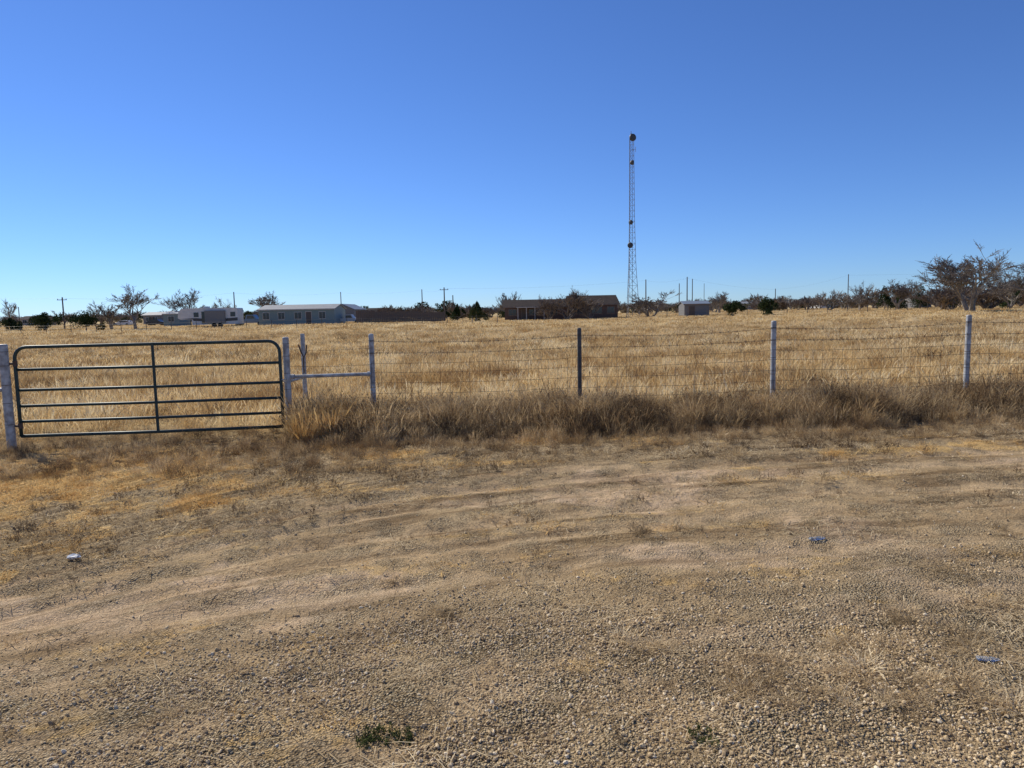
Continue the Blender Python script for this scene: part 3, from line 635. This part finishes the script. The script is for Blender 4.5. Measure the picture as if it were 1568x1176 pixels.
def rv(px0,px1,D):
    E=empty("travel_trailer"); xa,xb=X(px0,D),X(px1,D); W2=xb-xa; z0=gz(xa,D); zt=at((px0+px1)/2,471.5,D).z; fh=zt-z0
    prof=[(xa,z0+fh*.50),(xa+W2*.015,z0+fh*.80),(xa+W2*.06,z0+fh*.97),(xa+W2*.12,zt),(xa+W2*.75,zt),(xb-.1,zt-.08),(xb,zt-.25),(xb,z0+.55),(xa+W2*.24,z0+.5),(xa+W2*.23,z0+fh*.42),(xa+W2*.05,z0+fh*.42)]
    g=Geo(); g.extr(prof,D,D+2.5); g.obj("body",[m_white],parent=E)
    g=Geo()
    for k,f in enumerate((.27,.55,.88)): g.box(xa+W2*f,xa+W2*(f+.08),D-.04,D-.003,z0+fh*.55,z0+fh*.78)
    g.box(xa+W2*.40,xa+W2*.40+.7,D-.04,D-.003,z0+.7,z0+fh*.82); g.obj("windows",[m_glass],parent=E)
    g=Geo(); g.extr([(xa+W2*.04,z0+fh*.46),(xa+W2*.30,z0+fh*.50),(xa+W2*.6,z0+fh*.42),(xb-.02,z0+fh*.50),(xb-.02,z0+fh*.34),(xa+W2*.6,z0+fh*.30),(xa+W2*.26,z0+fh*.36),(xa+W2*.25,z0+fh*.43)],D-.02,D-.004); g.obj("graphics",[m_dark],parent=E)
    g=Geo(); g.box(xa+W2*.47,xa+W2*.8,D-.5,D-.05,z0+.75,z0+fh*.86); g.obj("slide_out",[m_greyw],parent=E)
    g=Geo()
    for f in (.60,.70): xc=xa+W2*f; g.tube([(xc,D-.02,z0+.38),(xc,D+.25,z0+.38)],.38,16)
    g.tube([(xa+W2*.16,D+1.2,z0),(xa+W2*.16,D+1.2,z0+fh*.42)],.06,8); g.obj("wheels_and_jack",[m_tire],parent=E)
    g=Geo(); g.box(xa+W2*.4,xa+W2*.48,D+.8,D+1.6,zt+.003,zt+.25); g.obj("roof_vent",[m_white],parent=E)
rv(272,364,116)
def car(name,px,D,L_,mat,truck=False,flip=False):
    E=empty(name); xc=X(px,D); z=gz(xc,D); s=-1 if flip else 1
    if truck: pr=[(-2.7,.5),(-2.7,1.05),(-.5,1.08),(-.35,1.75),(.75,1.78),(1.25,1.12),(2.6,1.0),(2.7,.5)]
    else: pr=[(-2.2,.4),(-2.25,.9),(-1.9,1.05),(-1.4,1.45),(.3,1.48),(1.0,1.0),(2.1,.85),(2.2,.4)]
    k=L_/5.0; g=Geo(); g.extr([(xc+s*a_*k,z+b_*k) for a_,b_ in pr],D,D+1.8); g.obj("body",[mat],parent=E)
    wp=[(-.25,1.15),(-.2,1.62),(.68,1.64),(1.0,1.15)] if truck else [(-1.6,1.05),(-1.3,1.38),(.2,1.4),(.75,1.05)]
    g=Geo(); g.extr([(xc+s*a_*k,z+b_*k) for a_,b_ in wp],D-.02,D-.004); g.obj("side_windows",[m_glass],parent=E)
    g=Geo()
    for a_ in ((-1.7,1.75) if truck else (-1.4,1.4)):
        for yy in (D-.03,D+1.6): g.tube([(xc+s*a_*k,yy,z+.36*k),(xc+s*a_*k,yy+.22,z+.36*k)],.37*k,14)
    g.obj("wheels",[m_tire],parent=E)
m_cb=simple("blue_car_paint",(.08,.14,.25),.3,.2,.1); m_cd=simple("dark_car_paint",(.03,.03,.035),.3,.2,.1)
car("pickup_truck",380,122,5.4,m_cb,True); car("parked_car",238,150,4.6,m_cd); car("white_pickup",531,124,4.6,m_white,True); car("parked_car",185,160,4.5,m_white,flip=True)
# ---------------------------------------------------------------- radio tower
TD=130; m_tow=simple("galvanised_tower_steel",(.30,.30,.31),.5,.4,.3,2); m_dish=simple("dish_grey",(.055,.06,.068),.6,0,.3,2)
TE=empty("lattice_radio_tower"); tx=X(967,TD); tz=gz(tx,TD); tt=at(967,209,TD).z
def tw_(z):
    f=(z-tz)/(tt-tz); return float(np.interp(f,[0,.12,.3,.55,1],[1.35,1.08,.72,.52,.40]))
def leg(k,z): r=tw_(z); an=math.radians(90+120*k+14); return Vector((tx+r*1.1*math.cos(an),TD+r*1.1*math.sin(an),z))
zs=[tz]; 
while zs[-1]<tt-.6: zs.append(zs[-1]+max(.95,tw_(zs[-1])*1.6))
zs[-1]=tt
g=Geo()
for k in range(3): g.tube([leg(k,z) for z in zs],.045,6)
g.obj("legs",[m_tow],parent=TE)
g=Geo()
for a_,b_ in zip(zs,zs[1:]):
    for k in range(3):
        j=(k+1)%3; g.tube([leg(k,b_),leg(j,b_)],.018,4); g.tube([leg(k,a_),leg(j,b_)],.018,4); 
        if a_<tz+12: g.tube([leg(j,a_),leg(k,b_)],.018,4)
g.obj("lattice_bracing",[m_tow],parent=TE)
def dish(name,py,px,r,ang):
    z=at(px,py,TD).z; x_=X(px,TD); y_=TD-.6; d=Vector((math.cos(ang),math.sin(ang),0)); c=Vector((x_,y_,z)); g=Geo()
    g.tube([c-d*.35,c-d*.2,c,c+d*.25,c+d*.32,c+d*.36],[r*.25,r*.7,r,r,r*.8,r*.3],18); g.tube([c-d*.35,Vector((tx,TD,z))],.05,6)
    g.obj(name,[m_dish],parent=TE,smooth=False)
dish("dish_top",212,968,.62,-1.2); dish("dish_upper",250,967,.42,-.5); dish("dish_middle",341,966,.40,-2.5); dish("dish_lower",376,965,.50,-2.2)
g=Geo(); g.tube([(tx,TD,tt),(tx,TD,tt+.9)],.05,6); g.tube([(tx,TD,tt+.2),(tx,TD,tt+.5)],.14,10)
z=at(967,229,TD).z; g.tube([(tx,TD,z),(tx+.75,TD-.1,z)],.03,5); g.tube([(tx+.75,TD-.1,z-.45),(tx+.75,TD-.1,z+.45)],.04,5); g.obj("beacon_and_whip",[m_tow],parent=TE)
g=Geo(); c=Vector((tx+.15,TD-.1,tz)); g.tube([c,Vector((tx+.15,TD-.1,tt))],.04,5); g.obj("cable_run",[m_dish],parent=TE)
# ---------------------------------------------------------------- poles and power lines
m_pole=simple("creosote_pole_wood",(.13,.10,.08),.9,0,.3,3)
def pole(px,pyt,D,arm=True,r=.12,mat=None):
    x_=X(px,D); z=gz(x_,D); t_=at(px,pyt,D).z; g=Geo(); g.tube([(x_,D,z-.1),(x_,D,t_)],[r*1.15,r*.8],8)
    if arm:
        g.box(x_-.8,x_+.8,D-.18,D-.08-.0,t_-.5,t_-.40)
        for k in (-.7,0,.7): g.tube([(x_+k,D-.13,t_-.40),(x_+k,D-.13,t_-.25)],.05,6)
    g.obj("utility_pole",[mat or m_pole]); return Vector((x_,D,t_-.2))
p1=pole(98,455,120,True); p2=pole(360,447,140,False); p3=pole(523,447,190,False); p4=pole(647,443,170,False); p5=pole(681,440,135,True)
p6=pole(989,428,150,False); pole(1040,434,128,False,.08); p7=pole(1052,424,128,False,.10); pole(1060,427,129,False,.08); p8=pole(1187,442,190,False); p9=pole(1298,420,150,False,.10); p10=pole(1720,400,130,True)
pole(1078,434,160,False,.06); pole(30,470,150,False,.09); p0=pole(-160,445,130,True); pole(694,452,150,False)
g=Geo()
def wire(a_,b_,s=.5,r=.007):
    g.tube([a_.lerp(b_,k/14)+Vector((0,0,-4*s*(k/14)*(1-k/14))) for k in range(15)],r,3)
for a_,b_ in ((p0,p1),(p1,p2),(p2,p3),(p3,p4),(p4,p5),(p5,p6),(p6,p7),(p7,p8),(p8,p9),(p9,p10)): wire(a_,b_)
g.obj("power_lines",[m_dark])
for nm,pa,pb,D,sp,hh in (("far_wire_fence",-200,770,92,3.2,1.15),("far_wire_fence",960,1700,108,3.0,1.2)):
    g=Geo(); xa,xb=X(pa,D),X(pb,D); x_=xa; prev=None
    while x_<xb:
        z=gz(x_,D); g.tube([(x_,D,z-.1),(x_,D,z+hh*random.uniform(.95,1.08))],.04,5)
        if prev is not None:
            for h in (.35,.7,1.05): g.tube([(prev,D,gz(prev,D)+h),(x_,D,z+h)],.010,3)
        prev=x_; x_+=sp
    g.obj(nm,[m_dark])
